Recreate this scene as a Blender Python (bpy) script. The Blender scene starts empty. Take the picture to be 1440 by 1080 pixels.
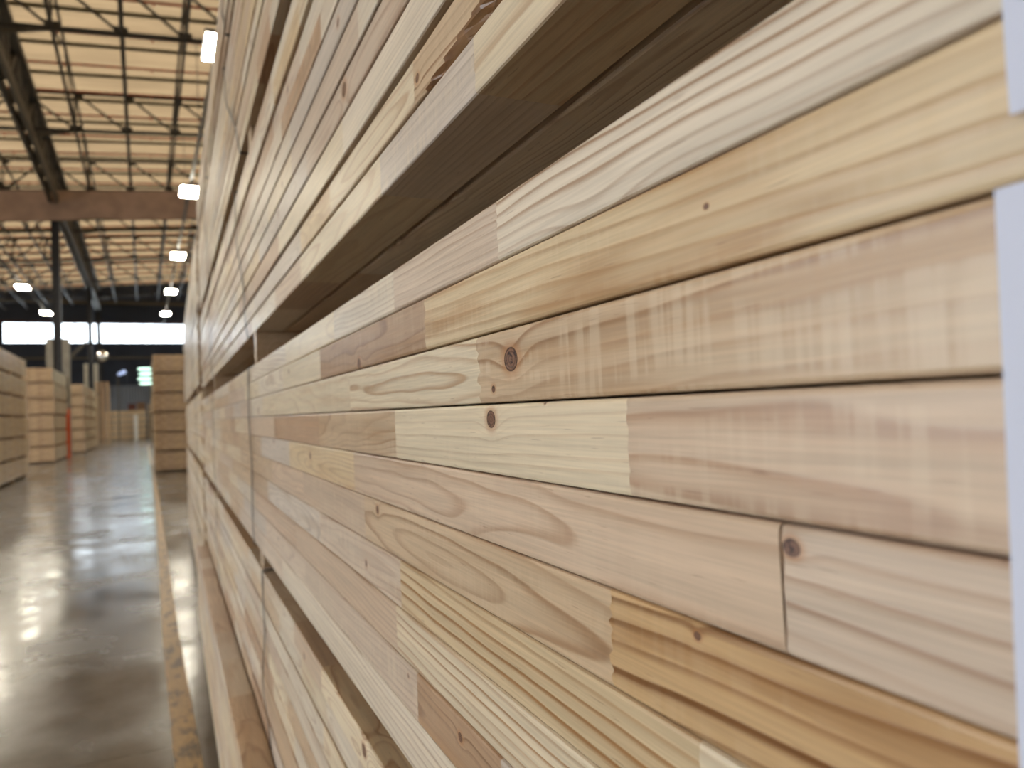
import bpy, math, random
from mathutils import Matrix, Vector
R_ = math.radians
S = bpy.context.scene
COL = S.collection
PI = math.pi

# ------------------------------------------------------------------ camera
EYE = 1.55
camd = bpy.data.cameras.new('camera')
cam = bpy.data.objects.new('camera', camd); COL.objects.link(cam)
camd.sensor_width = 36.0
camd.lens = 26.25                      # focal length 1050 px on a 1440 px wide frame
camd.clip_start = 0.01; camd.clip_end = 400
cam.matrix_world = (Matrix.Translation((0, 0, EYE)) @ Matrix.Rotation(R_(-24.64), 4, 'Z')
                    @ Matrix.Rotation(R_(91.79), 4, 'X') @ Matrix.Rotation(R_(-2.4), 4, 'Z'))
camd.dof.use_dof = True
camd.dof.focus_distance = 0.50
camd.dof.aperture_fstop = 8.0
S.camera = cam
# ------------------------------------------------------------------ light
S.view_settings.view_transform = 'Standard'
S.view_settings.look = 'None'
S.view_settings.gamma = 1.0
S.view_settings.use_curve_mapping = False
S.view_settings.exposure = 0.50
w = bpy.data.worlds.new('sky'); S.world = w; w.use_nodes = True
bg = w.node_tree.nodes['Background']
bg.inputs[0].default_value = (0.86, 0.93, 1.0, 1)
bg.inputs[1].default_value = 5.2

# ------------------------------------------------------------------ helpers
def lin(r, g, b, a=1.0):
    f = lambda c: (c/255/12.92) if c/255 <= 0.04045 else ((c/255+0.055)/1.055)**2.4
    return (f(r), f(g), f(b), a)

ATTR = ('a_col', 'a_late', 'a_pith', 'a_grain', 'a_knot', 'a_knotb', 'a_misc')
class MB:
    def __init__(s): s.v = []; s.f = []; s.a = []; s.m = []
    def quad(s, idx, a=None, m=0): s.f.append(tuple(idx)); s.a.append(a); s.m.append(m)
    def box(s, x0, y0, z0, x1, y1, z1, a=None, m=0):
        b = len(s.v)
        s.v += [(x0,y0,z0),(x1,y0,z0),(x1,y1,z0),(x0,y1,z0),(x0,y0,z1),(x1,y0,z1),(x1,y1,z1),(x0,y1,z1)]
        for q in ((0,3,2,1),(4,5,6,7),(0,1,5,4),(1,2,6,5),(2,3,7,6),(3,0,4,7)):
            s.quad([b+i for i in q], a, m)
    def bar(s, p, q, wd, ht=None, a=None, m=0):
        """square bar from p to q"""
        ht = ht or wd
        p = Vector(p); q = Vector(q); d = (q-p).normalized()
        up = Vector((0,0,1)) if abs(d.z) < .9 else Vector((0,1,0))
        r = d.cross(up).normalized(); u = r.cross(d)
        b = len(s.v)
        for c in (p, q):
            for i, j in ((-1,-1),(1,-1),(1,1),(-1,1)):
                s.v.append(tuple(c + r*i*wd/2 + u*j*ht/2))
        for qd in ((3,2,1,0),(4,5,6,7),(0,1,5,4),(1,2,6,5),(2,3,7,6),(3,0,4,7)):
            s.quad([b+i for i in qd], a, m)
    def tube(s, p, q, r, n=10, r2=None, a=None, m=0):
        p = Vector(p); q = Vector(q); d = (q-p).normalized()
        up = Vector((0,0,1)) if abs(d.z) < .9 else Vector((0,1,0))
        e = d.cross(up).normalized(); u = e.cross(d)
        b = len(s.v); r2 = r if r2 is None else r2
        for c, rr in ((p, r), (q, r2)):
            for i in range(n):
                t = 2*PI*i/n; s.v.append(tuple(c + e*math.cos(t)*rr + u*math.sin(t)*rr))
        for i in range(n):
            j = (i+1) % n; s.quad([b+i, b+j, b+n+j, b+n+i], a, m)
        s.quad([b+i for i in reversed(range(n))], a, m); s.quad([b+n+i for i in range(n)], a, m)
    def mesh(s, name, mats):
        me = bpy.data.meshes.new(name)
        me.from_pydata(s.v, [], s.f)
        for mt in (mats if isinstance(mats, (list, tuple)) else [mats]): me.materials.append(mt)
        if any(s.m): me.polygons.foreach_set('material_index', s.m)
        if any(x is not None for x in s.a):
            for k in ATTR:
                iscol = k in ('a_col', 'a_late')
                at = me.attributes.new(k, 'FLOAT_COLOR' if iscol else 'FLOAT_VECTOR', 'FACE')
                buf = []
                for x in s.a:
                    val = x[k] if x is not None else ((.5,.4,.3,1) if iscol else (0,0,0))
                    buf += list(val)
                at.data.foreach_set('color' if iscol else 'vector', buf)
        me.update()
        return me

def link(name, me, parent=None, M=None, label=None, cat=None, group=None, kind=None):
    o = bpy.data.objects.new(name, me); COL.objects.link(o)
    if parent is not None: o.parent = parent
    if M is not None: o.matrix_local = M
    tag(o, label, cat, group, kind)
    return o
def tag(o, label=None, cat=None, group=None, kind=None):
    if label: o['label'] = label
    if cat: o['category'] = cat
    if group: o['group'] = group
    if kind: o['kind'] = kind
BROT = Matrix.Rotation(R_(1.64), 4, 'Z')            # the hall runs 1.64 degrees off the near stack
def HB(x, y, z=0, rz=0): return BROT @ Matrix.Translation((x, y, z)) @ Matrix.Rotation(rz, 4, 'Z')
ORD = ['first','second','third','fourth','fifth','sixth','seventh','eighth','ninth','tenth','eleventh','twelfth',
       'thirteenth','fourteenth','fifteenth','sixteenth','seventeenth','eighteenth','nineteenth','twentieth']

# ------------------------------------------------------------------ materials
class NT:
    def __init__(s, name):
        s.m = bpy.data.materials.new(name); s.m.use_nodes = True
        s.t = s.m.node_tree; s.n = s.t.nodes; s.l = s.t.links
        s.b = s.n['Principled BSDF']
    def new(s, t, **kw):
        n = s.n.new(t)
        for k, v in kw.items(): setattr(n, k, v)
        return n
    def put(s, sock, v):
        if hasattr(v, 'is_output'): s.l.new(v, sock)
        else: sock.default_value = v
    def math(s, op, a, b=0.0, c=None, clamp=False):
        n = s.new('ShaderNodeMath', operation=op, use_clamp=clamp)
        s.put(n.inputs[0], a); s.put(n.inputs[1], b)
        if c is not None: s.put(n.inputs[2], c)
        return n.outputs[0]
    def vmath(s, op, a, b):
        n = s.new('ShaderNodeVectorMath', operation=op); s.put(n.inputs[0], a); s.put(n.inputs[1], b)
        return n.outputs[0]
    def mix(s, f, a, b, mode='MIX'):
        n = s.new('ShaderNodeMix', data_type='RGBA', blend_type=mode)
        s.put(n.inputs[0], f); s.put(n.inputs[6], a); s.put(n.inputs[7], b); return n.outputs[2]
    def noise(s, vec, scale=1.0, detail=2.0, rough=.5):
        n = s.new('ShaderNodeTexNoise'); s.put(n.inputs['Vector'], vec)
        n.inputs['Scale'].default_value = scale; n.inputs['Detail'].default_value = detail
        n.inputs['Roughness'].default_value = rough; return n.outputs['Fac']
    def smooth(s, v, a, b, lo=0.0, hi=1.0):
        n = s.new('ShaderNodeMapRange', interpolation_type='SMOOTHSTEP'); s.put(n.inputs[0], v)
        for i, x in ((1,a),(2,b),(3,lo),(4,hi)): s.put(n.inputs[i], x)
        return n.outputs[0]
    def attr(s, nm): return s.new('ShaderNodeAttribute', attribute_name=nm)
    def sep(s, v):
        n = s.new('ShaderNodeSeparateXYZ'); s.put(n.inputs[0], v); return n.outputs
    def comb(s, x, y, z):
        n = s.new('ShaderNodeCombineXYZ'); s.put(n.inputs[0], x); s.put(n.inputs[1], y); s.put(n.inputs[2], z); return n.outputs[0]

def wood_material():
    g = NT('pine_wood')
    P = g.new('ShaderNodeTexCoord').outputs['Object']
    px, py, pz = g.sep(P)
    ms, mst, mch = g.sep(g.attr('a_misc').outputs['Vector'])          # seed, stain, chatter
    x0, z0, fr = g.sep(g.attr('a_pith').outputs['Vector'])
    sz, sx, wp = g.sep(g.attr('a_grain').outputs['Vector'])           # slopes, ring contrast packed below
    sd = g.math('MULTIPLY', ms, 13.7)
    pv = g.comb(g.math('ADD', px, sd), g.math('ADD', py, sd), g.math('ADD', pz, sd))
    w1 = g.math('SUBTRACT', g.noise(g.vmath('MULTIPLY', pv, (14, 3.0, 14)), 1, 2), .5)
    w2 = g.math('SUBTRACT', g.noise(g.vmath('MULTIPLY', pv, (60, 14, 60)), 1, 1), .5)
    zc = g.math('SUBTRACT', g.math('SUBTRACT', pz, z0), g.math('MULTIPLY', sz, py))
    xc = g.math('SUBTRACT', g.math('SUBTRACT', px, x0), g.math('MULTIPLY', sx, py))
    r = g.math('SQRT', g.math('ADD', g.math('MULTIPLY', zc, zc), g.math('MULTIPLY', xc, xc)))
    r = g.math('ADD', r, g.math('MULTIPLY', w1, wp))
    r = g.math('ADD', r, g.math('MULTIPLY', w2, .0016))
    dks = []; 
    for nm in ('a_knot', 'a_knotb'):
        ky, kz, kr = g.sep(g.attr(nm).outputs['Vector'])
        krs = g.math('MAXIMUM', kr, .0001)
        dy = g.math('MULTIPLY', g.math('SUBTRACT', py, ky), .8); dz = g.math('SUBTRACT', pz, kz)
        d = g.math('SQRT', g.math('ADD', g.math('MULTIPLY', dy, dy), g.math('MULTIPLY', dz, dz)))
        d = g.math('DIVIDE', g.math('ADD', d, g.math('MULTIPLY', w2, .003)), krs)
        bump = g.math('EXPONENT', g.math('MULTIPLY', g.math('MULTIPLY', d, d), -.16))
        r = g.math('ADD', r, g.math('MULTIPLY', bump, g.math('MULTIPLY', kr, 1.3)))
        dks.append(d)
    ph = g.math('MULTIPLY', r, fr)
    v = g.math('FRACT', ph)
    up = g.math('ADD', g.math('MULTIPLY', g.smooth(v, .50, .88), .8), g.math('MULTIPLY', g.smooth(v, 0, .8), .2)); dn = g.smooth(v, .88, 1.0, 1.0, 0.0)
    late = g.math('MULTIPLY', g.math('POWER', up, 1.25), dn)
    rv = g.noise(g.comb(g.math('FLOOR', ph), sd, 0), 3.1, 0)          # each ring its own strength
    late = g.math('MULTIPLY', late, g.smooth(rv, .25, .7, .35, 1.0))
    ca = g.attr('a_col').outputs; la = g.attr('a_late').outputs
    c = g.mix(g.math('MULTIPLY', late, g.math('MULTIPLY', la['Alpha'], 1.35), clamp=True), ca['Color'], la['Color'])
    # resin stain
    st = g.smooth(g.noise(g.vmath('MULTIPLY', pv, (22, 3.2, 34)), 1, 3), .5, .68)
    c = g.mix(g.math('MULTIPLY', st, mst), c, g.mix(.5, la['Color'], lin(184, 142, 94)))
    # broad tone and fine fibre
    tn = g.noise(g.vmath('MULTIPLY', pv, (40, 2.2, 70)), 1, 4, .6)
    c = g.mix(1.0, c, g.comb(*[g.smooth(tn, .25, .75, .87, 1.07)]*3), 'MULTIPLY')
    fb = g.noise(g.vmath('MULTIPLY', pv, (420, 12, 520)), 1, 2, .6)
    c = g.mix(1.0, c, g.comb(*[g.smooth(fb, .3, .7, .91, 1.05)]*3), 'MULTIPLY')
    # short dark resin ducts
    tk = g.smooth(g.noise(g.vmath('MULTIPLY', pv, (300, 34, 620)), 1, 1), .71, .78)
    c = g.mix(g.math('MULTIPLY', tk, .34), c, lin(120, 78, 52))
    # planer chatter, bands across the board
    chn = g.noise(g.vmath('MULTIPLY', pv, (3, 140, 9)), 1, 2)
    ch = g.smooth(chn, .42, .62)
    zb = g.noise(g.vmath('MULTIPLY', pv, (5, 7, 60)), 1, 2)
    c = g.mix(g.math('MULTIPLY', g.math('MULTIPLY', ch, g.smooth(zb, .4, .6)), g.math('MULTIPLY', mch, .34)), c, lin(226, 206, 176))
    # knots
    kr0 = [g.sep(g.attr(nm).outputs['Vector'])[2] for nm in ('a_knot', 'a_knotb')]
    hole = None
    for d, k in zip(dks, kr0):
        on = g.math('GREATER_THAN', k, .0005)
        halo = g.math('MULTIPLY', g.smooth(d, 1.0, 2.1, .55, 0.0), on)
        c = g.mix(halo, c, lin(176, 122, 78))
        inn = g.math('MULTIPLY', g.smooth(d, .92, 1.04, 1.0, 0.0), on)
        kn = g.noise(g.vmath('MULTIPLY', pv, (300, 300, 300)), 1, 3)
        kc = g.mix(g.smooth(g.math('FRACT', g.math('MULTIPLY', d, 3.0)), .3, .9), lin(132, 96, 74), lin(96, 64, 48))
        kc = g.mix(g.smooth(kn, .55, .66), kc, lin(58, 36, 28))
        kc = g.mix(g.smooth(d, .80, .95), kc, lin(62, 38, 28))
        c = g.mix(inn, c, kc)
    g.l.new(c, g.b.inputs['Base Color'])
    g.put(g.b.inputs['Roughness'], g.smooth(late, 0, 1, .35, .29))
    g.b.inputs['Specular IOR Level'].default_value = .5
    bp = g.new('ShaderNodeBump'); bp.inputs['Strength'].default_value = .35; bp.inputs['Distance'].default_value = .0006
    h = g.math('ADD', g.math('MULTIPLY', fb, .6), g.math('MULTIPLY', late, .5))
    h = g.math('ADD', h, g.math('MULTIPLY', chn, g.math('MULTIPLY', mch, .9)))
    g.put(bp.inputs['Height'], h); g.l.new(bp.outputs[0], g.b.inputs['Normal'])
    return g.m

def simple(name, rgb, rough=.6, metal=0.0, emit=0.0, vary=.15, nscale=6.0):
    g = NT(name)
    P = g.new('ShaderNodeTexCoord').outputs['Object']
    n = g.noise(P, nscale, 3)
    c = g.mix(1.0, lin(*rgb), g.comb(*[g.smooth(n, .3, .7, 1-vary, 1+vary)]*3), 'MULTIPLY')
    g.l.new(c, g.b.inputs['Base Color'])
    g.b.inputs['Roughness'].default_value = rough; g.b.inputs['Metallic'].default_value = metal
    if emit:
        g.b.inputs['Emission Color'].default_value = lin(*rgb); g.b.inputs['Emission Strength'].default_value = emit
    return g.m

def floor_material():
    g = NT('polished_concrete')
    P = g.new('ShaderNodeTexCoord').outputs['Object']
    a = g.noise(P, .35, 4, .6); b = g.noise(P, 2.6, 5, .65); f = g.noise(P, 40, 3, .6)
    c = g.mix(g.smooth(a, .35, .65), lin(92, 86, 78), lin(116, 111, 104))
    c = g.mix(1.0, c, g.comb(*[g.smooth(b, .3, .7, .80, 1.12)]*3), 'MULTIPLY')
    c = g.mix(1.0, c, g.comb(*[g.smooth(f, .3, .7, .95, 1.05)]*3), 'MULTIPLY')
    # control joints every six metres
    x, y, z = g.sep(P)
    j = g.math('MAXIMUM', g.math('GREATER_THAN', g.math('FRACT', g.math('DIVIDE', g.math('ADD', x, 53.6), 6.0)), .9985),
               g.math('GREATER_THAN', g.math('FRACT', g.math('DIVIDE', g.math('ADD', y, 50.0), 6.0)), .9985))
    c = g.mix(g.math('MULTIPLY', j, .6), c, lin(60, 56, 52))
    g.l.new(c, g.b.inputs['Base Color'])
    g.put(g.b.inputs['Roughness'], g.smooth(g.noise(P, 1.1, 4, .6), .3, .7, .13, .30))
    g.b.inputs['Specular IOR Level'].default_value = .9
    bp = g.new('ShaderNodeBump'); bp.inputs['Strength'].default_value = .08; bp.inputs['Distance'].default_value = .01
    g.put(bp.inputs['Height'], g.noise(P, 7, 3)); g.l.new(bp.outputs[0], g.b.inputs['Normal'])
    return g.m

def line_material():
    g = NT('worn_yellow_paint')
    P = g.new('ShaderNodeTexCoord').outputs['Object']
    n = g.noise(g.vmath('MULTIPLY', P, (14, 5, 1)), 1, 5, .7)
    c = g.mix(g.smooth(n, .48, .62), lin(184, 152, 104), lin(104, 92, 76))
    n2 = g.noise(P, 30, 3); c = g.mix(1.0, c, g.comb(*[g.smooth(n2, .3, .7, .82, 1.08)]*3), 'MULTIPLY')
    g.l.new(c, g.b.inputs['Base Color']); g.b.inputs['Roughness'].default_value = .42
    return g.m

def roof_material():
    """cream translucent roof sheets: daylight comes through them"""
    g = NT('translucent_roof_sheet')
    P = g.new('ShaderNodeTexCoord').outputs['Object']
    x, y, z = g.sep(P)
    n = g.noise(g.vmath('MULTIPLY', P, (.25, 1.6, 1)), 1, 4, .6)
    rib = g.math('SINE', g.math('MULTIPLY', y, 2*PI/.33))
    k = g.math('MULTIPLY', g.smooth(n, .3, .7, .82, 1.1), g.smooth(rib, -1, 1, .93, 1.04))
    kk = g.comb(k, k, k)
    df = g.new('ShaderNodeBsdfDiffuse'); g.put(df.inputs[0], g.mix(1.0, lin(190, 156, 116), kk, 'MULTIPLY'))
    tr = g.new('ShaderNodeBsdfTranslucent'); g.put(tr.inputs[0], g.mix(1.0, (.205, .137, .072, 1), kk, 'MULTIPLY'))
    mx = g.new('ShaderNodeMixShader'); mx.inputs[0].default_value = .42
    g.l.new(df.outputs[0], mx.inputs[1]); g.l.new(tr.outputs[0], mx.inputs[2])
    g.l.new(mx.outputs[0], g.n['Material Output'].inputs[0])
    return g.m

def clad_material(name, rgb, period=.3, axis=0):
    g = NT(name)
    P = g.new('ShaderNodeTexCoord').outputs['Object']
    s = g.sep(P)[axis]
    rib = g.math('SINE', g.math('MULTIPLY', s, 2*PI/period))
    n = g.noise(P, .4, 4)
    c = g.mix(1.0, lin(*rgb), g.comb(*[g.smooth(n, .3, .7, .8, 1.2)]*3), 'MULTIPLY')
    g.l.new(c, g.b.inputs['Base Color']); g.b.inputs['Roughness'].default_value = .5
    bp = g.new('ShaderNodeBump'); bp.inputs['Strength'].default_value = .8; bp.inputs['Distance'].default_value = .05
    g.put(bp.inputs['Height'], rib); g.l.new(bp.outputs[0], g.b.inputs['Normal'])
    return g.m

def cloth_material():
    g = NT('hanging_sheet_fabric')
    P = g.new('ShaderNodeTexCoord').outputs['Object']
    n = g.noise(g.vmath('MULTIPLY', P, (1.2, 1, 1.4)), 1, 3)
    c = g.mix(1.0, lin(196, 168, 150), g.comb(*[g.smooth(n, .3, .7, .85, 1.1)]*3), 'MULTIPLY')
    g.l.new(c, g.b.inputs['Base Color']); g.b.inputs['Roughness'].default_value = .8
    return g.m

WOOD = wood_material()
STEEL = simple('painted_dark_steel', (62, 58, 54), .55)
STEELG = simple('grey_steel', (92, 88, 80), .5)
COLM = simple('dark_blue_grey_column_paint', (52, 54, 60), .5)
CLAD = simple('grey_column_cladding', (150, 146, 136), .7)
PURL = simple('olive_purlin', (96, 88, 64), .6)
REDP = simple('orange_red_pipe_paint', (182, 92, 58), .5)
STRAP = simple('dull_steel_strapping', (52, 56, 62), .42, .5)
PAPER = simple('white_paper', (206, 208, 221), .6, vary=.02)
ORANGE = simple('orange_guard_plastic', (232, 92, 36), .5)
LAMPH = simple('lamp_housing_metal', (120, 120, 120), .4, .5)
LAMPE = simple('lamp_diffuser', (255, 247, 226), .4, emit=90.0, vary=0)
LAMPB = simple('cool_lamp_diffuser', (170, 190, 235), .4, emit=.7, vary=0)
MIRR = simple('convex_mirror_glass', (235, 235, 235), .08, 1.0, vary=.02)
RBOX = simple('maroon_carton', (92, 52, 48), .7)
BBOX = simple('brown_carton', (118, 92, 74), .7)
WRAP = simple('white_wrap_film', (225, 228, 232), .35)

# ------------------------------------------------------------------ wood segment looks
PAL = dict(cream=((224,205,173),(172,128,88)), pale=((222,206,182),(166,132,102)), tan=((204,176,142),(146,104,68)),
           pink=((205,179,151),(156,112,80)), rose=((208,186,162),(160,122,94)), brown=((186,152,120),(124,84,54)),
           yellow=((216,190,150),(162,116,70)), gold=((200,164,118),(130,86,46)), grey=((206,190,172),(156,132,110)))
def look(rng, pal=None, kind=None, con=None, fr=None, knot=None, knotb=None, stain=None, chat=None, yc=0.0, T=.048, **kw):
    pal = pal or rng.choice(['cream','pale','tan','pink','rose','cream','pale','yellow','cream','pale','tan','grey','brown'])
    kind = kind or rng.choice(['straight','straight','cath','cath','clear','flat'])
    c, l = PAL[pal]
    j = rng.uniform(.96, 1.03)
    c = lin(*[min(255, x*j) for x in c]); l = lin(*l)
    if kind == 'straight':
        p = (rng.uniform(.03,.09), rng.choice([-1,1])*rng.uniform(.05,.16)); s = (rng.uniform(-.05,.05), rng.uniform(-.03,.03)); k = .78; f = rng.uniform(110,190); wp = .016
    elif kind == 'cath':
        p = (rng.uniform(-.004,.02), rng.uniform(.3,.7)*T); s = (rng.uniform(-.03,.03), rng.choice([-1,1])*rng.uniform(.03,.08)); k = .62; f = rng.uniform(110,210); wp = .030
    elif kind == 'flat':
        p = (rng.uniform(-.05,-.03), rng.uniform(0,1)*T); s = (rng.uniform(-.05,.05), rng.uniform(-.06,.06)); k = .5; f = rng.uniform(120,200); wp = .038
    else:
        p = (rng.uniform(.05,.12), rng.uniform(-.12,-.06)); s = (rng.uniform(-.02,.02), 0); k = .22; f = rng.uniform(120,220); wp = .008
    p = kw.get('pith', p); s = kw.get('slope', s); wp = kw.get('warp', wp); f = fr or f; k = con if con is not None else k
    kb = (0, -9, 0)
    if knot is None:
        knot = (yc + rng.uniform(-.08,.08), rng.uniform(.1,.9)*T, rng.uniform(.004,.009)) if rng.random() < .28 else kb
    return dict(a_col=c, a_late=(l[0], l[1], l[2], k), a_pith=(p[0] + s[1]*-yc, p[1] + s[0]*-yc, f), a_grain=(s[0], s[1], wp),
                a_knot=knot, a_knotb=knotb or kb,
                jag=kw.get('jag', .0008), a_misc=(kw.get('seed', rng.uniform(0, 5)), rng.uniform(0,.5) if stain is None else stain, rng.uniform(0,1) if chat is None else chat))

WANE = dict(a_col=lin(128,86,52), a_late=(*lin(76,44,24)[:3], .8), a_pith=(.03,-.03,240), a_grain=(.1,.02,.03), a_knot=(0,-9,0),
            a_knotb=(0,-9,0), a_misc=(1.3,.9,0))

def board_mesh(name, W, T, segs, rng, wane=None, rad=.0022, xbow=0.0, simple_=False):
    """one finger-jointed board; segs = list of (y0, y1, look, gap_after). Cross-section in x,z; front face looks to -x."""
    mb = MB()
    nf = 3 if simple_ else 13
    prof = []
    for i in range(nf+1): prof.append((0.0, rad + (T-2*rad)*i/nf))
    prof += [(rad*.3, T-rad*.3), (rad, T), (W-rad, T), (W, T-rad), (W, rad), (W-rad, 0.0), (rad, 0.0), (rad*.3, rad*.3)]
    n = len(prof); front = set(range(nf+1))
    ya, yb = segs[0][0], segs[-1][1]
    def xo(y): return xbow*math.sin(PI*(y-ya)/(yb-ya)*1.5 + 1)
    def ring(y, jag):
        b = len(mb.v)
        off = [rng.uniform(-jag, jag) if i in front else 0.0 for i in range(n)]
        for i, (x, z) in enumerate(prof):
            if wane and wane[0] < y < wane[1]:
                t = min(1, (y-wane[0])/.04, (wane[1]-y)/.25)
                lim = T*wane[2]*t*(.85+.15*math.sin(y*61)+.08*math.sin(y*173))
                if z < lim and x < .03:
                    x = max(x, (lim-z)*.9 + .0016*math.sin(y*47+z*70) + rng.uniform(-.0007,.0007))
            mb.v.append((x + xo(y), y+off[i], z))
        return b
    def skin(b0, b1, a, wv):
        for i in range(n):
            j = (i+1) % n
            aa = a
            if wv and (i in front or i > n-3) and (prof[i][1] < T*wv): aa = WANE
            mb.quad([b0+i, b1+i, b1+j, b0+j], aa)
    prev = None
    for k, (y0, y1, a, gap) in enumerate(segs):
        if prev is None:
            prev = ring(y0, 0); mb.quad([prev+i for i in range(n)], a)
        ys = [y1]
        if wane and y1 > wane[0] and y0 < wane[1]:
            m = max(1, int((y1-y0)/.015)); ys = [y0+(y1-y0)*q/m for q in range(1, m+1)]
        elif xbow or (y1-y0) > .6:
            m = max(1, int((y1-y0)/.3)); ys = [y0+(y1-y0)*q/m for q in range(1, m+1)]
        for yy in ys:
            last = yy == ys[-1]
            jag = 0 if not last or k == len(segs)-1 else a.get('jag', .0008)
            b = ring(yy, jag)
            ym = yy
            wv = wane[2]*min(1, (ym-wane[0])/.04, (wane[1]-ym)/.25) if wane and wane[0] < ym < wane[1] else 0
            skin(prev, b, a, wv); prev = b
        if gap or k == len(segs)-1:
            mb.quad([prev+i for i in reversed(range(n))], a)
            if gap:
                prev = ring(y1+gap, .0005); mb.quad([prev+i for i in range(n)], segs[k+1][2])
    return mb.mesh(name, WOOD)

def auto_segs(rng, ya, yb, T=.048, given=None, lo=.18, hi=.75):
    """given: list of (y0, y1, dict, gap) for a stretch seen close; the rest is random"""
    out = []
    def fill(a, b):
        y = a
        while y < b-1e-6:
            y2 = y + rng.uniform(lo, hi)
            if b - y2 < .12: y2 = b
            out.append((y, y2, look(rng, yc=(y+y2)/2, T=T), 0)); y = y2
    if given:
        fill(ya, given[0][0])
        for (a, b, d, gp) in given:
            d = dict(d); d.setdefault('yc', (a+b)/2); d.setdefault('T', T); d.setdefault('knot', (0,-9,0))
            out.append((a, b, look(rng, **d), gp))
        fill(given[-1][1], yb)
    else: fill(ya, yb)
    return out

# ------------------------------------------------------------------ the near stack
YA, YB = -0.70, 5.50
BW = .070
MIDZ = [1.6884, 1.6474, 1.6025, 1.5537, 1.5047, 1.4560, 1.4057, 1.3578, 1.3108, 1.2638, 1.2110]
G = {}   # measured stretches of the middle pack, top board first (y from the camera outward)
G[0] = [(-.30,.448,dict(jag=.0016,pal='pale',kind='straight',con=.85,fr=150,pith=(.05,-.085),slope=(.012,0),warp=.022,stain=0,chat=.2,knot=(.33,-.030,.013)),0),
        (.448,.70,dict(pal='rose',kind='straight',con=.6,fr=170,pith=(.05,-.10),slope=(.03,0),stain=.1,chat=.3),0),
        (.70,.992,dict(pal='pale',kind='straight',con=.5,fr=190,pith=(.05,-.1),stain=0),0),
        (.992,1.45,dict(pal='cream',kind='flat',con=.3,stain=.1),0)]
G[1] = [(-.30,.61,dict(jag=.0024,pal='yellow',kind='clear',con=.35,fr=120,stain=.75,chat=.35,knot=(.24,.026,.0009),slope=(.03,0)),0),
        (.61,1.103,dict(pal='brown',kind='flat',con=.6,stain=.6,chat=.4,knot=(.86,.006,.006)),0),
        (1.103,1.50,dict(pal='cream',kind='clear',stain=0,knot=(1.42,.03,.004)),0)]
G[2] = [(-.20,.493,dict(jag=.0042,pal='tan',kind='straight',con=.55,fr=90,pith=(.03,-.04),slope=(-.035,0),warp=.018,stain=.45,chat=1.0,knot=(.4377,.0274,.0078),knotb=(.468,.0093,.0026)),0),
        (.493,.915,dict(pal='cream',kind='cath',con=.6,fr=110,warp=.04,pith=(.004,.022),slope=(.01,.05),stain=0,chat=.3),0),
        (.915,1.62,dict(pal='cream',kind='flat',con=.35,stain=.3),0)]
G[3] = [(-.20,.305,dict(pal='pink',kind='flat',con=.55,fr=60,pith=(-.02,.012),slope=(.01,.09),warp=.06,stain=.1,chat=.75),0),
        (.305,.715,dict(pal='cream',kind='clear',con=.2,stain=.05,chat=.45,knot=(.4736,.0375,.0058),knotb=(.392,.047,.0012)),0),
        (.715,1.132,dict(pal='tan',kind='flat',con=.5,stain=.4,chat=.3),0),
        (1.132,1.652,dict(pal='brown',kind='clear',con=.3,stain=.2),.004),
        (1.656,2.3,dict(pal='pink',kind='clear',stain=0),0)]
G[4] = [(-.20,.208,dict(pal='rose',kind='straight',con=.55,fr=105,pith=(.03,-.05),slope=(.055,0),warp=.012,stain=0,chat=.1,knot=(.204,.040,.0030)),.0016),
        (.2096,.907,dict(pal='pink',kind='flat',con=.6,fr=90,pith=(-.012,.02),slope=(.015,.045),warp=.05,stain=.15,chat=.3),0),
        (.907,1.45,dict(pal='yellow',kind='cath',con=.55,stain=.3,knot=(1.22,.03,.006)),0)]
G[5] = [(-.20,.330,dict(jag=.0026,pal='gold',kind='straight',con=.9,fr=95,pith=(.03,-.03),slope=(-.05,0),warp=.014,stain=.7,chat=.2,knot=(.26,.044,.0018)),0),
        (.330,.86,dict(pal='tan',kind='cath',con=.55,fr=95,pith=(.0,.02),slope=(.02,-.07),warp=.02,stain=.3,chat=.3,knot=(.80,.04,.0045)),0),
        (.86,1.3,dict(pal='pink',kind='clear',con=.4,stain=.2),0)]
G[6] = [(-.2,.262,dict(pal='cream',kind='clear',stain=.1),0),
        (.262,.717,dict(pal='yellow',kind='straight',con=.8,fr=120,pith=(.06,-.055),slope=(.02,0),warp=.008,stain=.2,chat=0),0),
        (.717,1.15,dict(pal='rose',kind='cath',con=.5,stain=.2,knot=(.86,.02,.0035)),0)]
G[7] = [(-.2,.736,dict(pal='cream',kind='straight',con=.68,fr=140,pith=(.05,-.07),slope=(.015,0),warp=.008,stain=.15,chat=0),0),
        (.736,1.397,dict(pal='pink',kind='straight',con=.45,fr=170,stain=.1),0)]
G[8] = [(-.2,.48,dict(pal='grey',kind='cath',con=.5),0),
        (.48,.672,dict(pal='brown',kind='cath',con=.5,stain=.4,chat=.2,knot=(.56,.03,.004)),0),
        (.672,1.3,dict(pal='rose',kind='straight',con=.45,stain=.1,knot=(.70,.035,.002)),0)]
G[9] = [(-.2,1.6,dict(pal='pale',kind='straight',con=.6,fr=150,pith=(.05,-.07),slope=(.012,0),stain=.1),0)]
GU = {}
GU[9] = [(.05,.476,dict(pal='cream',kind='straight',con=.45,fr=110,slope=(-.08,0),stain=.25),0),
         (.476,.734,dict(pal='grey',kind='clear',con=.35,stain=0,chat=.9),0),
         (.734,1.25,dict(pal='cream',kind='cath',con=.5,fr=90,stain=0),0)]
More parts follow.
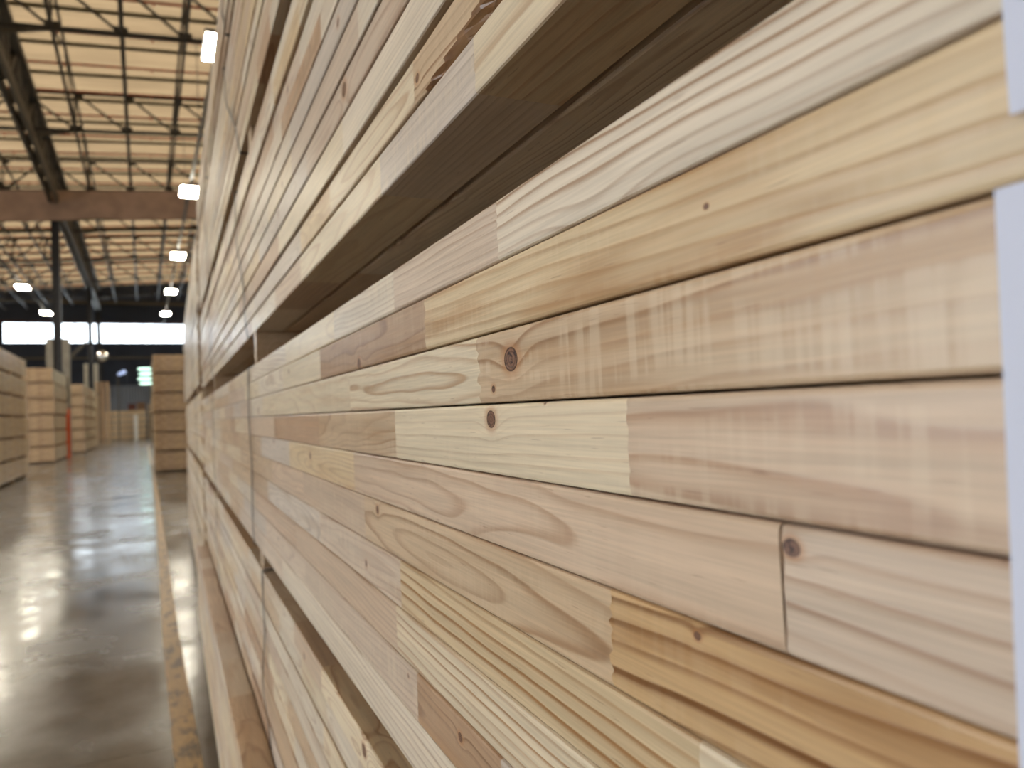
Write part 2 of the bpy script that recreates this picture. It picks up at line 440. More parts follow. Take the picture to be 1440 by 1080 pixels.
GU[8] = [(.1,.62,dict(pal='tan',kind='straight',con=.7,fr=120,slope=(.05,0),stain=.2,knot=(.61,.02,.004)),0),
         (.62,1.0,dict(pal='cream',kind='cath',con=.55,fr=100,stain=.1),0),
         (1.0,1.25,dict(pal='yellow',kind='flat',stain=.6,chat=.5),0)]
GU[7] = [(.3,.9,dict(pal='pale',kind='clear',con=.3,stain=.1),0),(.9,1.5,dict(pal='cream',kind='straight',con=.3,stain=.1),0)]
GU[6] = [(.3,.62,dict(pal='yellow',kind='flat',con=.3,stain=.1),0),
         (.62,1.15,dict(pal='rose',kind='cath',con=.5,fr=110,stain=.3,knot=(.88,.024,.0085)),0)]
GU[5] = [(.3,.8,dict(pal='pale',kind='clear',stain=0),0),(.8,1.3,dict(pal='rose',kind='straight',con=.3,stain=0),0)]
GU[4] = [(.4,.74,dict(pal='brown',kind='clear',stain=.2),0),(.74,1.3,dict(pal='grey',kind='clear',stain=.1,knot=(.9,.02,.005)),0)]

PALNAME = dict(cream='creamy', pale='pale', tan='tan', pink='pinkish', rose='rosy', brown='brown', yellow='yellowish', gold='golden', grey='greyish')
SPECIAL = {('middle',0): 'pale pine board with bold sweeping grain, topmost of the eye-level middle pack',
  ('middle',1): 'yellow resin-stained board, second from top, above the larger oval knot',
  ('middle',2): 'tan board with the larger oval knot and planer marks, third from top, middle pack',
  ('middle',3): 'cream board with the smaller dark knot, directly below the board with the larger knot',
  ('middle',4): 'pinkish board with an open butt joint at right, fifth from top, middle pack',
  ('middle',5): 'board turning brown and golden streaked at lower right, sixth from top, middle pack',
  ('middle',6): 'golden striped board just under the brown streaked one, middle pack',
  ('middle',7): 'cream board with fine parallel stripes, eighth from top of the middle pack',
  ('middle',8): 'board with a reddish brown inset stretch, second from the bottom of the middle pack',
  ('middle',9): 'pale striped board at the very bottom of the middle pack, above the narrow lower gap',
  ('upper',9): 'lowest board of the pack above the wide dark gap, its grey stretch scuffed',
  ('upper',8): 'board with torn brown lower edge, second from bottom over the wide gap'}

def near_pack(key, words, zs, X, ya, yb, given, jx, gap, rows=2, extra_bottom=0, seed=1, wane=None, bow=0.0):
    rng = random.Random(seed)
    n = len(zs)-1
    for i in range(n):
        zt, zb = zs[i], zs[i+1]
        T = zt - zb - gap*rng.uniform(.5, 1.4)
        e0, e1 = ya + rng.uniform(-.02,.02), yb + rng.uniform(-.03,.03)
        sg = auto_segs(rng, e0, e1, T, given.get(i))
        me = board_mesh('pine_board', BW, T, sg, rng, wane=(wane[1:] if wane and wane[0] == i else None),
                        xbow=rng.uniform(-bow, bow))
        fromtop = i+1; frombot = n-i
        pos = ('topmost' if i == 0 else ('lowest' if i == n-1 else '%s from the top' % ORD[i]))
        lab = SPECIAL.get((key, i)) or 'pine board, %s in %s' % (pos, words)
        o = link('pine_board', me, None, Matrix.Translation((X + rng.uniform(-jx, jx), 0, zb)), lab, 'board',
                 'pine boards in the front row of %s' % words)
        for r in range(1, rows + (extra_bottom if i == n-1 else 0)):
            sg2 = auto_segs(rng, e0, e1, T, lo=.4, hi=1.2)
            me2 = board_mesh('pine_board', BW, T, sg2, rng, simple_=True)
            if i == n-1 and extra_bottom and r == 1:
                lab2 = 'shaded pine board seen from below, second in from the front over the wide gap'
            elif i == n-1 and extra_bottom:
                lab2 = 'shaded pine board deep over the wide gap, %s in from the front' % ORD[r]
            else:
                lab2 = 'second-row board behind the %s board, %s' % (pos.replace(' the',''), words)
            link('pine_board', me2, None, Matrix.Translation((X + .0035 + r*(BW+.0025) + (0 if r > 1 else rng.uniform(0,.001)), 0, zb)), lab2, 'board',
                 'pine boards behind the front row of %s' % words)

def even(z0, z1, n): return [z1 - (z1-z0)*i/n for i in range(n+1)]
near_pack('middle', 'the eye-level middle pack', MIDZ, .200, YA, YB, G, .0008, .0010, seed=11)
near_pack('upper', 'the pack above the wide gap', even(1.7705, 2.249, 10), .200, YA, YB, GU, .0035, .0058, rows=2, extra_bottom=4, seed=25,
          wane=(8, -.05, .60, .62), bow=.0015)
near_pack('fourth', 'the second pack above the wide gap', even(2.300, 2.780, 10), .200, YA, YB, {}, .004, .0055, seed=37, bow=.002)
near_pack('top', 'the short topmost pack', even(2.830, 3.070, 5), .200, YA, YB, {}, .004, .0050, seed=41)
near_pack('lower', 'the pack below the narrow gap', even(.762, 1.172, 9), .200, YA, YB, {}, .0022, .0042, seed=53, bow=.001)
near_pack('bottom', 'the jutting low pack', even(.290, .740, 9), .131, YA, 5.25, {}, .001, .001, rows=3, seed=67)
near_pack('lowest', 'the dark lowest pack', even(.05, .240, 4), .215, YA, 5.25, {}, .001, .001, seed=71)

# crosswise spacers between packs
def spacer(y, z0, z1, x0, wd, lab, seed):
    rng = random.Random(seed); mb = MB()
    a = look(rng, pal='tan', kind='straight', knot=(0,-9,0), yc=y)
    mb.box(0, -wd/2, 0, .55, wd/2, z1-z0, a)
    link('spacer', mb.mesh('spacer', WOOD), None, Matrix.Translation((x0, y, z0)), lab, 'spacer', 'crosswise spacers between the packs')
WH = {2.02: 'behind the nearer strap', 3.98: 'behind the farther strap', .0-.45: 'beside the camera position', 5.15: 'at the far end'}
for y, wl in WH.items():
    spacer(y, 1.6888, 1.7700, .2035, .05, 'upright wooden spacer in the wide dark gap, %s' % wl, 3+int(y*7))
    spacer(y, 1.1722, 1.2106, .204, .07, 'flat wooden spacer in the narrow gap under the middle pack, %s' % wl, 4+int(y*7))
    spacer(y, 2.2492, 2.2995, .206, .07, 'flat wooden spacer in the gap over the upper pack, %s' % wl, 5+int(y*7))
    spacer(y, 2.7802, 2.8295, .206, .07, 'flat wooden spacer under the topmost short pack, %s' % wl, 6+int(y*7))
    spacer(y, .7402, .7615, .205, .07, 'thin wooden spacer on the jutting low pack, %s' % wl, 7+int(y*7))
    spacer(y, .2402, .2895, .22, .09, 'wooden spacer on the dark lowest pack, %s' % wl, 8+int(y*7))
    spacer(y, .0005, .0498, .22, .09, 'wooden bearer on the floor under the dark lowest pack, %s' % wl, 9+int(y*7))

# steel straps round each pack
def strap(zb, zt, X, yb_, yt, lab, seed, slack=.006, depth=.142):
    rng = random.Random(seed); mb = MB(); wd = .016; th = .001
    path = [(X+depth, zb-.0012)]
    path.append((X+.002, zb-.0012)); N = 14
    for i in range(N+1):
        t = i/N; b = math.sin(PI*t)*slack*(.55+.45*math.sin(t*9+seed))
        path.append((X-.0033-max(0, b), zb+(zt-zb)*t))
    path += [(X+.002, zt+.0012), (X+depth, zt+.0012)]
    m = len(path)
    for i, (x, z) in enumerate(path):
        t = (z-zb)/(zt-zb); y = yb_+(yt-yb_)*t + (.012*math.sin(t*7+seed) if 2 < i < m-3 else 0)
        nx, nz = ((0, -1) if i < 2 else ((0, 1) if i > m-3 else (-1, 0)))
        for dy, k in ((-wd/2, 0), (wd/2, 0), (wd/2, 1), (-wd/2, 1)):
            mb.v.append((x + nx*th*k, y+dy, z + nz*th*k))
    for i in range(m-1):
        for k in range(4):
            j = (k+1) % 4; mb.quad([4*i+k, 4*i+j, 4*i+4+j, 4*i+4+k])
    mb.quad([0,1,2,3]); mb.quad([4*m-1,4*m-2,4*m-3,4*m-4])
    link('steel_strap', mb.mesh('steel_strap', STRAP), None, None, lab, 'strap', 'steel straps round the near packs')
for nm, ys in (('nearer', ((2.13,2.15),(2.14,2.42),(2.20,2.75),(2.6,2.7),(1.90,1.95),)),
               ('farther', ((4.03,4.05),(4.02,4.2),(4.1,4.3),(4.2,4.3),(3.95,4.0)))):
    o = 0 if nm == 'nearer' else 30
    strap(1.211, 1.6884, .200, *ys[0], 'dark steel strap round the middle pack, the %s of the two' % nm, 1+o, .004)
    strap(1.7705, 2.249, .200, *ys[1], 'dark steel strap round the pack above the wide gap, the %s of the two' % nm, 2+o, .008)
    strap(2.300, 2.780, .200, *ys[2], 'dark steel strap round the second pack above the gap, the %s of the two' % nm, 3+o, .010)
    strap(2.830, 3.070, .200, *ys[3], 'dark steel strap round the topmost short pack, the %s of the two' % nm, 4+o, .004)
    strap(.762, 1.172, .200, *ys[4], 'dark steel strap round the pack under the narrow gap, the %s of the two' % nm, 5+o, .010)

# paper sheets stapled to the boards at the right
def sheet(y1, z0, z1, wd, lab, curl, lean):
    mb = MB(); nx, nz = 14, 10; th = .00025
    for side in (0, 1):
        for j in range(nz+1):
            for i in range(nx+1):
                u, v = i/nx, j/nz
                x = -.0006 - curl*(max(0, 1-u*2.2)**2)*(.6+.4*math.sin(v*5)) - .0006*math.sin(u*7+v*4) - th*side
                mb.v.append((x, -u*wd - lean*(v-.5), z0 + (z1-z0)*v))
    M = (nx+1)*(nz+1)
    for j in range(nz):
        for i in range(nx):
            q = [j*(nx+1)+i, j*(nx+1)+i+1, (j+1)*(nx+1)+i+1, (j+1)*(nx+1)+i]
            mb.quad(q); mb.quad([M+k for k in reversed(q)])
    edge = [i for i in range(nx+1)] + [(j)*(nx+1)+nx for j in range(1, nz+1)] + [nz*(nx+1)+i for i in reversed(range(nx))] + [j*(nx+1) for j in reversed(range(1, nz))]
    for k in range(len(edge)):
        a, b = edge[k], edge[(k+1) % len(edge)]; mb.quad([b, a, a+M, b+M])
    link('paper_label', mb.mesh('paper_label', PAPER), None, Matrix.Translation((.1975, y1, 0)), lab, 'paper')
sheet(.124, 1.315, 1.6015, .20, 'large white paper sheet fixed on the boards at the right edge', .0012, .003)
sheet(.1165, 1.619, 1.700, .19, 'small white paper sheet above the large one, on the yellow board at the top right', .0008, .001)

# ------------------------------------------------------------------ packs of timber seen further off
LAYERS = {}
def layer_mesh(L, W, T, var, ends):
    key = (round(L,2), round(W,2), round(T,4), var, ends)
    if key in LAYERS: return LAYERS[key]
    rng = random.Random(sum(ord(ch) for ch in str(key))); mb = MB()
    nb = max(1, round(W/.089)); bw = W/nb
    sides = ('cream','pale','cream','pale','yellow','rose')
    for i in range(nb):
        y0, y1 = rng.uniform(-.012,.012), L+rng.uniform(-.02,.02)
        x0, x1 = i*bw+.0015, (i+1)*bw-.0015
        if i == 0: x0 += rng.uniform(-.003,.003)
        if i == nb-1: x1 += rng.uniform(-.003,.003)
        cuts = [y0]; 
        while cuts[-1] < y1-.9: cuts.append(cuts[-1]+rng.uniform(.35,.9))
        cuts.append(y1)
        for a, b in zip(cuts, cuts[1:]):
            f0 = len(mb.f)
            mb.box(x0, a, 0, x1, b, T-.004, look(rng, pal=rng.choice(sides), yc=(a+b)/2, knot=(0,-9,0), con=.4))
            e = look(rng, pal=rng.choice(ends), kind='cath', yc=a, knot=(0,-9,0), con=.7)     # sawn end grain
            if a == y0: mb.a[f0+2] = e
            if b == y1: mb.a[f0+4] = e
    LAYERS[key] = mb.mesh('board_layer', WOOD)
    return LAYERS[key]
LT = .0485
def bearers_mesh(L, W, h):
    key = ('b', L, W, round(h,3))
    if key not in LAYERS:
        mb = MB(); rng = random.Random(5)
        mb.box(.01, -.045, 0, W-.01, .045, h, look(rng, pal='brown', kind='straight', con=.4, knot=(0,-9,0)))
        LAYERS[key] = mb.mesh('bearer', WOOD)
    return LAYERS[key]
def pstrap_mesh(W, z0, z1):
    key = ('s', W, round(z0,3), round(z1,3))
    if key not in LAYERS:
        mb = MB(); t = .002
        mb.box(-.006, -.01, z0, -.004, .01, z1, m=0); mb.box(W+.004, -.01, z0, W+.006, .01, z1)
        mb.box(-.006, -.01, z1, W+.006, .01, z1+t)
        LAYERS[key] = mb.mesh('strap', STRAP)
    return LAYERS[key]
def pack(M, L, W, n, bh, label, group, ends=('cream','pale','tan','yellow','pink'), seed=0):
    # a strapped pack: bearers below, layers of boards, two steel straps
    rng = random.Random(seed)
    e = link('timber_pack', None, None, M, label, 'timber pack', group)
    for k in range(n):
        link('board_layer', layer_mesh(L, W, LT, (k*3+seed) % 5, ends), e, Matrix.Translation((rng.uniform(-.004,.004), rng.uniform(-.01,.01), bh+k*LT)))
    for f in (.1, .5, .9):
        link('bearer', bearers_mesh(L, W, bh), e, Matrix.Translation((0, L*f, 0)))
    for f in (.22, .78):
        link('strap', pstrap_mesh(W, bh, bh+n*LT), e, Matrix.Translation((0, L*f, 0)))
    return e
LV = lambda k, n: 'topmost' if k == n-1 else ('bottom' if k == 0 else '%s from the floor' % ORD[k])
def stack(x, y, L, W, npk, n, bh, words, ends, frame=HB, seed=0, jit=.03):
    rng = random.Random(seed); H = bh + n*LT
    for k in range(npk):
        pack(frame(x + rng.uniform(-jit, jit), y + rng.uniform(-jit, jit), k*H + (.0005 if k == 0 else 0)), L, W, n, bh,
             '%s pack of pine boards in %s' % (LV(k, npk), words), 'packs in %s' % words, ends, seed+k)
SF = lambda x, y, z=0, rz=0: Matrix.Translation((x, y, z)) @ Matrix.Rotation(rz, 4, 'Z')
stack(.205, 5.85, 6.0, 1.12, 5, 11, .055, 'the stack behind the near stack', ('cream','pale','tan','rose'), SF, 3, .012)
stack(.26, 25.5, 6.0, 1.13, 6, 11, .073, 'the end-on stack by the yellow line', ('tan','brown','yellow','pink'), HB, 5, .02)
stack(-4.50, 22.6, 6.0, 1.13, 6, 11, .085, 'the nearest stack across the aisle', ('cream','pale','yellow'), HB, 7)
stack(-4.58, 37.2, 6.0, 1.13, 6, 12, .095, 'the stack left of the clad column', ('tan','pink','brown','yellow'), HB, 9)
stack(-4.16, 48.3, 6.0, 1.13, 6, 11, .11, 'the first stack beyond the orange guard', ('tan','pink','yellow','cream'), HB, 11)
stack(-4.14, 54.6, 6.0, 1.13, 6, 11, .11, 'the second stack beyond the orange guard', ('tan','pink','cream'), HB, 13)
# low stacks lying across the end of the aisle
for si, (x, yy, npk, wd) in enumerate(((-3.55, 80.0, 5, 'the long crosswise stack at aisle end'), (.35, 80.6, 6, 'the taller crosswise stack at aisle end'))):
    for k in range(npk):
        H = .073+10*LT
        pack(HB(x+3.7+.02*(k % 2), yy, k*H, PI/2), 3.7, 1.13, 10, .073, '%s pale pack in %s' % (LV(k, npk), wd), 'packs in %s' % wd,
             ('cream','pale','cream'), 20+si*7+k)
def carton(x, y, z, sx, sy, sz, mat, lab):
    mb = MB(); mb.box(-sx/2,-sy/2,0,sx/2,sy/2,sz); mb.box(-sx/2-.004,-.04,.02,sx/2+.004,.04,sz+.004)
    link('carton', mb.mesh('carton', mat), None, HB(x, y, z), lab, 'box')
carton(-1.05, 80.5, 2.791, .62, .6, .62, RBOX, 'maroon carton on the crosswise stack at the aisle end')
carton(-.25, 80.5, 2.791, .75, .6, .75, BBOX, 'brown carton right of the maroon one on the crosswise stack')
mb = MB(); mb.box(-.18, 0, 0, .18, .03, 2.35); mb.box(-.15,-.01,.1,.15,0,2.2)
link('white_board_post', mb.mesh('white_board_post', WRAP), None, HB(-.72, 79.0 -.35, 0), 'narrow white upright panel leaning against the crosswise stack', 'panel')

# tall stack of pallets
def pallet_mesh():
    mb = MB(); rng = random.Random(4)
    a = lambda: look(rng, pal=rng.choice(['brown','tan']), kind='clear', knot=(0,-9,0))
    for i in range(7): mb.box(0, i*.172, .150, .92, i*.172+.13, .195, a())
    for i in range(3): mb.box(i*.40, 0, .035, i*.40+.12, 1.16, .150, a())
    for i in range(3): mb.box(0, i*.52, 0, .92, i*.52+.12, .035, a())
    return mb.mesh('pallet', WOOD)
pm = pallet_mesh(); rng = random.Random(8)
NP = 25
def nth(k):
    if k < 20: return ORD[k]
    return {20:'twenty-first',21:'twenty-second',22:'twenty-third',23:'twenty-fourth',24:'twenty-fifth',25:'twenty-sixth',26:'twenty-seventh',
            27:'twenty-eighth',28:'twenty-ninth',29:'thirtieth',30:'thirty-first',31:'thirty-second',32:'thirty-third',33:'thirty-fourth'}[k]
for k in range(NP):
    link('pallet', pm, None, HB(-3.36+rng.uniform(-.03,.03), 66.6+rng.uniform(-.04,.04), k*.1955+.0005),
         'empty wooden pallet, %s from the floor in the tall pallet stack' % nth(k), 'pallet', 'pallets in the tall stack past the timber stacks')

# ------------------------------------------------------------------ the hall
XL, XR, YN, YF = -24.0, 13.0, -14.0, 85.0
SL = .085                                                   # roof fall to the left
def rz(x): return SL*(x+.4)
mb = MB(); mb.box(-60, -40, -.2, 45, YF+.4, 0)
link('floor', mb.mesh('floor', floor_material()), None, BROT, kind='structure')
mb = MB()
pts_l = [(.085,.200,-3),(.085,.200,3.7),(.080,.190,6),(.11,.205,10),(.15,.240,17),(.175,.245,25.3),(.15,.235,36),(.15,.235,60)]
for (l, r, y) in pts_l: mb.v += [(l,y,.0),(r,y,.0),(r,y,.0012),(l,y,.0012)]
for i in range(len(pts_l)-1):
    for k in range(4):
        j = (k+1) % 4; mb.quad([4*i+j, 4*i+k, 4*i+4+k, 4*i+4+j])
n4 = 4*len(pts_l); mb.quad([0,1,2,3]); mb.quad([n4-1,n4-2,n4-3,n4-4])
link('floor_marking', mb.mesh('floor_marking', line_material()), None, HB(0,0,.0002), 'worn yellow line painted on the concrete floor beside the stacks', 'floor line')
# roof
ROOF = 15.7
mb = MB(); b = 0
for x, z in ((XL, ROOF+rz(XL)), (XR, ROOF+rz(XR))):
    for y in (YN, YF+.3): mb.v += [(x,y,z),(x,y,z+.04)]
mb.quad([0,2,6,4]); mb.quad([1,5,7,3]); mb.quad([0,1,3,2]); mb.quad([4,6,7,5]); mb.quad([0,4,5,1]); mb.quad([2,3,7,6])
mb.f = [mb.f[0]]; mb.a = [None]; mb.m = [0]
ro = link('ceiling', mb.mesh('ceiling', roof_material()), None, BROT, kind='structure')
# far wall with a long strip window
WALLM = clad_material('dark_slate_cladding', (48, 60, 82), .33, 0)
mb = MB()
wx0, wx1, wz0, wz1 = -11.9, 8.0, 9.75, 11.62
mb.box(XL, YF, 0, XR, YF+.2, wz0); mb.box(XL, YF, wz1, XR, YF+.2, 17.5)
mb.box(XL, YF, wz0, wx0, YF+.2, wz1); mb.box(wx1, YF, wz0, XR, YF+.2, wz1)
link('wall_far', mb.mesh('wall_far', WALLM), None, BROT, kind='structure')
g = NT('window_glass'); g.b.inputs['Base Color'].default_value = (.9,.97,1,1); g.b.inputs['Roughness'].default_value = .3
g.b.inputs['Transmission Weight'].default_value = 1.0; g.b.inputs['IOR'].default_value = 1.05
mb = MB(); 
mb.v += [(wx0,YF+.1,wz0),(wx1,YF+.1,wz0),(wx1,YF+.1,wz1),(wx0,YF+.1,wz1)]; mb.quad([0,1,2,3])
win = link('window_1', mb.mesh('window_1', g.m), None, BROT, kind='structure')
mb = MB()
for i in range(11):
    x = wx0+(wx1-wx0)*i/10; mb.box(x-.04, YF+.05, wz0, x+.04, YF+.16, wz1)
link('window_frame', mb.mesh('window_frame', STEELG), win)
mb = MB(); mb.box(XL, YF-.12, wz1+.05, XR, YF-.002, wz1+.22)
link('trim_1', mb.mesh('trim_1', simple('dark_red_trim', (92,48,46), .6)), None, BROT, kind='structure')
mb = MB(); mb.box(XL, YF-.25, 13.6, XR, YF-.002, 13.9); mb.box(XL, YF-.2, 8.1, XR, YF-.002, 8.3)
link('trim_2', mb.mesh('trim_2', STEELG), None, BROT, kind='structure')
mb = MB(); mb.box(XR, YN, 0, XR+.2, YF+.2, 17.5)
link('wall_right', mb.mesh('wall_right', clad_material('grey_side_cladding', (150,146,140), .33, 1)), None, BROT, kind='structure')
# unseen left wall, openings added beside the near stack to let daylight in
mb = MB(); mb.box(XL-.2, 24, 0, XL, YF+.2, 13.6); mb.box(XL-.2, YN, 8.0, XL, 24, 13.6)
for yy in (YN, -1.2, 11.4): mb.box(XL-.2, yy, 0, XL, yy+.6, 8.0)
link('wall_left', mb.mesh('wall_left', clad_material('grey_left_cladding', (120,116,110), .33, 1)), None, BROT, kind='structure')
mb = MB(); mb.box(XL-.2, YN-.2, 0, XR+.2, YN, 17.5)
link('wall_back', mb.mesh('wall_back', clad_material('grey_back_cladding', (150,146,142), .33, 0)), None, BROT, kind='structure')
# low pale wall panel behind the crosswise stacks
mb = MB(); mb.box(-4.5, YF-.06, 0, 4.0, YF-.002, 5.4)
link('wall_panel', mb.mesh('wall_panel', clad_material('blue_grey_panel', (128,140,160), .25, 0)), None, BROT, kind='structure')

TY = [8.2, 17.1, 26.0, 34.9, 43.8, 52.7, 61.6, 70.5, 79.4]
JX = [-13.5,-11.6,-9.8,-7.95,-6.0,-4.1,-2.25,-.37,1.5,3.4,5.3]
TB, TT = 13.8, 15.35
for ti, y in enumerate(TY):
    nm = '%s roof truss from the camera' % ORD[ti]
    e = link('roof_truss', None, None, HB(0, y, TB), 'dark steel lattice roof truss spanning the aisle, ' + nm, 'roof truss', 'steel roof trusses across the hall')
    m1 = MB(); m1.bar((-16,0,rz(-16)), (12.8,0,rz(12.8)), .11, .13); link('bottom_chord', m1.mesh('bottom_chord', STEEL), e)
    m1 = MB(); m1.bar((-16,0,TT-TB+rz(-16)), (12.8,0,TT-TB+rz(12.8)), .09, .10); link('top_chord', m1.mesh('top_chord', STEEL), e)
    for k in range(len(JX)-1):
        xa, xb = JX[k], JX[k+1]
        m1 = MB()
        if xa > -4.2: m1.bar((xa+.1,0,TT-TB+rz(xa)-.03), (xb-.05,0,rz(xb)+.05), .075)
        else: m1.bar((xa+.05,0,rz(xa)+.05), (xb-.1,0,TT-TB+rz(xb)-.03), .075)
        link('diagonal', m1.mesh('diagonal', STEEL), e)
    for x in JX:
        m1 = MB(); m1.bar((x,0,rz(x)), (x,0,TT-TB+rz(x)), .07)
        m1.box(x-.2,-.01,rz(x)-.02,x+.2,.01,rz(x)+.24); m1.box(x-.04,-.01,TT-TB+rz(x)-.17,x+.3,.01,TT-TB+rz(x)+.02)
        link('post', m1.mesh('post', STEEL), e)
    m1 = MB(); m1.bar((-3.75,0,13.25-TB), (-2.25,0,rz(-2.25)-.02), .10)
    link('knee_brace', m1.mesh('knee_brace', STEELG), e)
for k, x in enumerate(JX):
    if abs(x+4.1) < .1: continue
    mb = MB(); mb.bar((x, YN+.02, TB+rz(x)+.03), (x, YF-.01, TB+rz(x)+.03), .09, .12)
    mb.bar((x+.02, YN+.02, TT+rz(x)-.05), (x+.02, YF-.01, TT+rz(x)-.05), .08, .10)
    for yy0, yy1 in zip(TY, TY[1:]):
        mb.bar((x, yy0, TB+rz(x)+.03), (x, (yy0+yy1)/2, TT+rz(x)-.08), .05)
        mb.bar((x, (yy0+yy1)/2, TT+rz(x)-.08), (x, yy1, TB+rz(x)+.03), .05)
    side = 'left of the big girder' if x < -4 else 'right of the big girder'
    kk = (5-k) if x < -4 else (k-5)
    link('lattice_joist', mb.mesh('lattice_joist', STEEL), None, BROT, 'dark lattice joist running along the hall, %s %s' % (ORD[kk-1], side), 'joist', 'joists running along the hall')
# purlins and sprinkler pipes, alternating
yy = 2.0; k = 0
while yy < YF-1 and k < 32:
    mb = MB(); mb.bar((XL+.5,yy,ROOF-.10+rz(XL+.5)), (XR-.05,yy,ROOF-.10+rz(XR-.05)), .09, .12)
    link('purlin', mb.mesh('purlin', PURL), None, BROT, 'olive grey roof purlin across the hall, number %d outward from the camera' % (k+1), 'purlin', 'roof purlins')
    mb = MB(); ys = yy+1.3
    if ys < YF-.5:
        mb.tube((XL+.5,ys,ROOF-.28+rz(XL+.5)), (XR-.05,ys,ROOF-.28+rz(XR-.05)), .05, 8)
        for x in range(-12, 12, 3): mb.tube((x+.6,ys,ROOF-.28+rz(x+.6)), (x+.6,ys,ROOF-.42+rz(x+.6)), .03, 6)
        link('sprinkler_pipe', mb.mesh('sprinkler_pipe', REDP), None, BROT, 'orange red sprinkler pipe under the roof, number %d outward from the camera' % (k+1), 'pipe', 'sprinkler pipes')
    yy += 2.63; k += 1
# big girder along the aisle
GX = -3.85; GB, GT = 13.05, 14.88
e = link('girder', None, None, HB(GX, 0, GB), 'heavy grey steel lattice girder running along the aisle above the columns', 'girder')
for s in (-1, 1):
    m1 = MB(); m1.bar((s*.16, YN+.02, 0), (s*.16, YF-.1, 0), .12, .42); link('bottom_chord', m1.mesh('bottom_chord', STEELG), e)
m1 = MB(); m1.bar((0, YN+.02, GT-GB), (0, YF-.1, GT-GB), .60, .24); link('top_chord', m1.mesh('top_chord', STEELG), e)
yy = -13.5; k = 0
while yy < YF-3:
    m1 = MB(); m1.bar((0, yy, 0), (0, yy, GT-GB), .3, .18); link('post', m1.mesh('post', STEELG), e)
    m1 = MB(); up = k % 2
    m1.bar((0, yy+.05, 0 if up else GT-GB), (0, yy+2.18, (GT-GB) if up else 0), .26, .15); link('diagonal', m1.mesh('diagonal', STEELG), e)
    yy += 2.225; k += 1
# columns
def column(y, clad_h, lab, hw=.18):
    e = link('column', None, None, HB(-3.85, y, 0), lab, 'column', 'steel columns under the girder')
    m1 = MB()
    m1.box(-hw,-.17,0,-hw+.03,.17,GB-.22); m1.box(hw-.03,-.17,0,hw,.17,GB-.22); m1.box(-hw+.03,-.015,0,hw-.03,.015,GB-.22)
    m1.box(-.35,-.3,GB-.26,.35,.3,GB-.215); m1.box(-.3,-.3,.0,.3,.3,.03)
    link('shaft', m1.mesh('shaft', COLM), e)
    if clad_h:
        for s in (-1, 1):
            m1 = MB(); x0, x1 = (-.50,-.205) if s < 0 else (.205,.50)
            m1.box(x0,-.26,.0,x1,.26,clad_h); m1.box(x0-.01,-.27,0,x1+.01,.27,.25)
            link('cladding', m1.mesh('cladding', CLAD), e)
    return e
c1 = column(44.1, 6.0, 'near column with grey cladding each side, behind the second stack on the left')
column(70.5, 6.6, 'second column, rising behind the tall pallet stack')
column(84.2, 0, 'farthest thin dark column against the end wall window', .2)
mb = MB(); mb.box(-.11,-.12,0,.11,.0,2.4); mb.box(.11,-.12,0,.13,.25,2.4); mb.box(-.11,-.125,1.9,.11,-.12,2.1)
link('column_guard', mb.mesh('column_guard', ORANGE), None, HB(-3.50, 43.8, .001), 'bright orange guard at the foot of the grey clad column', 'column guard')
# small strut from the near column's cladding
mb = MB(); mb.bar((0,0,0), (.75,-.1,.75), .07); mb.bar((0,.15,-.1), (.75,.05,.65), .05)
link('bracket_arm', mb.mesh('bracket_arm', STEELG), None, HB(-3.28, 43.75, 5.1), 'thin slanting bracket arm on the right face of the grey clad column', 'bracket')
# hanging sheet under the fifth truss
mb = MB(); nx = 90; x0, x1 = -15.5, 12.5
for side in (0, 1):
    for j in range(7):
        for i in range(nx+1):
            x = x0+(x1-x0)*i/nx; v = j/6
            mb.v.append((x, -.12 - .10*math.sin(i*.71+v*2.1)*v*(.5+.5*math.sin(i*.17)) - .012*side, rz(x) - 1.5*v + .04*math.sin(i*.33)*v + .02))
M = 7*(nx+1)
for j in range(6):
    for i in range(nx):
        q = [j*(nx+1)+i, j*(nx+1)+i+1, (j+1)*(nx+1)+i+1, (j+1)*(nx+1)+i]; mb.quad(q); mb.quad([M+t for t in reversed(q)])
me = mb.mesh('hanging_sheet', cloth_material()); me.polygons.foreach_set('use_smooth', [True]*len(me.polygons))
link('hanging_sheet', me, None, HB(0, 43.75, TB-.06), 'long brown grey fabric sheet hanging below a roof truss across the hall', 'curtain')
# lamps on trunking
LZ = 10.5
def lamp_at(x, y, lab):
    e = link('ceiling_lamp', None, None, HB(x, y, LZ), lab, 'lamp', 'bright rectangular hall lamps')
    m1 = MB(); m1.box(-.36,-.72,.0,.36,.72,.10); m1.box(-.12,-.3,.10,.12,.3,.16); link('housing', m1.mesh('housing', LAMPH), e)
    m1 = MB()
    for s in range(4): m1.box(-.32+s*.164,-.68,-.03,-.32+s*.164+.150,.68,-.001)
    link('diffuser', m1.mesh('diffuser', LAMPE), e)
for k, (x, y) in enumerate(((1.83,18.9),(1.8,31.4),(1.84,43.9),(1.86,56.2),(1.8,67.8))):
    lamp_at(x, y, '%s bright lamp from the camera in the row above the right stacks' % ORD[k])
for k, (x, y) in enumerate(((-6.75,30.5),(-6.75,43.2),(-6.75,56.1),(-6.72,68.5))):
    lamp_at(x, y, '%s bright lamp from the camera in the row left of the girder' % ORD[k])
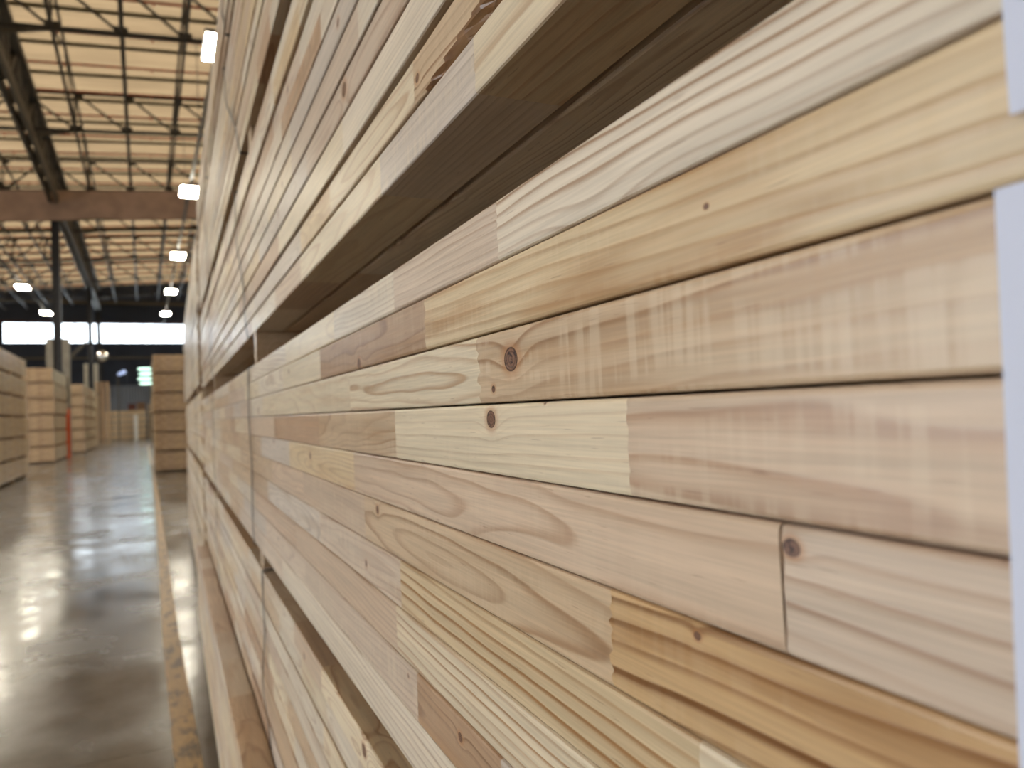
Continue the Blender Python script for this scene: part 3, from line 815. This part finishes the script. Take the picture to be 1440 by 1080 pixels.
for x, nm in ((1.82,'right'),(-6.74,'left')):
    e = link('lamp_trunking', None, None, HB(x, 0, LZ+.16), 'thin grey trunking that carries the %s row of lamps' % nm, 'trunking')
    m1 = MB(); m1.box(-.05, 4, 0, .05, 84.9, .07); link('rail', m1.mesh('rail', LAMPH), e)
    for y in TY:
        m1 = MB(); m1.tube((0, y, .07), (0, y, TB+rz(x)-LZ-.22), .012, 6); link('hanger', m1.mesh('hanger', STEELG), e)
# convex mirror
def dome(r, d, n=20, m=6):
    q = MB()
    for j in range(m):
        a = PI/2*j/m
        for i in range(n):
            t = 2*PI*i/n; q.v.append((math.cos(t)*r*math.cos(a), -d*math.sin(a), math.sin(t)*r*math.cos(a)))
    q.v.append((0,-d,0))
    for j in range(m-1):
        for i in range(n):
            k = (i+1) % n; q.quad([j*n+i, j*n+k, (j+1)*n+k, (j+1)*n+i])
    for i in range(n): q.quad([(m-1)*n+i, (m-1)*n+(i+1) % n, m*n])
    q.quad([i for i in reversed(range(n))])
    return q
e = link('convex_mirror', None, None, HB(-2.95, 69.6, 7.15), 'round convex safety mirror held out on an arm above the pallet stack', 'mirror')
me = dome(.44, .22).mesh('mirror_glass', MIRR); me.polygons.foreach_set('use_smooth', [True]*len(me.polygons)); link('mirror_glass', me, e)
m1 = MB(); m1.tube((0,.0,0),(0,.05,0),.47,20); link('backing', m1.mesh('backing', STEELG), e)
m1 = MB(); m1.tube((0,.05,0),(-.39,.74,0),.03,8); link('arm', m1.mesh('arm', STEELG), e)
# lamp post with an oval head
e = link('lamp_post', None, None, HB(-2.05, 76.0, 0), 'thin post with a small tilted oval bluish lamp head near the end wall', 'lamp post')
m1 = MB(); m1.tube((0,0,0),(0,0,6.0),.05,8); m1.tube((0,0,6.0),(.2,0,6.15),.03,6); link('pole', m1.mesh('pole', STEELG), e)
m1 = MB(); m1.tube((.05,0,6.0),(.58,-.25,6.24),.13,14,.17); link('lamp_head', m1.mesh('lamp_head', LAMPB), e)
# four flat lights one above another
e = link('light_tower', None, None, HB(.12, 60.5, 0), 'tower of four flat white lights one above another beside the end-on stack', 'light tower')
m1 = MB(); m1.tube((.35,.2,0),(.35,.2,5.7),.05,8); link('pole', m1.mesh('pole', STEELG), e)
LAMPW = simple('white_disc_lamp', (214, 255, 240), .4, emit=1.6, vary=0)
for z, dx in ((4.36,.12),(4.70,.02),(5.06,.10),(5.42,.03)):
    m1 = MB(); m1.tube((dx-.05+.0,0,z),(dx-.05,0,z+.10),.46,20,.40); link('disc_lamp', m1.mesh('disc_lamp', LAMPW), e)
# reflector box on the far left girder side (pale cable between columns)
mb = MB()
prev = None
for i in range(13):
    t = i/12; p = (-14+12.5*t, 72.0, 13.0-.35*math.sin(PI*t)+SL*12*t)
    if prev: mb.tube(prev, p, .03, 6)
    prev = p
link('cable', mb.mesh('cable', STEELG), None, BROT, 'thin pale cable sagging across the dark roof end', 'cable')
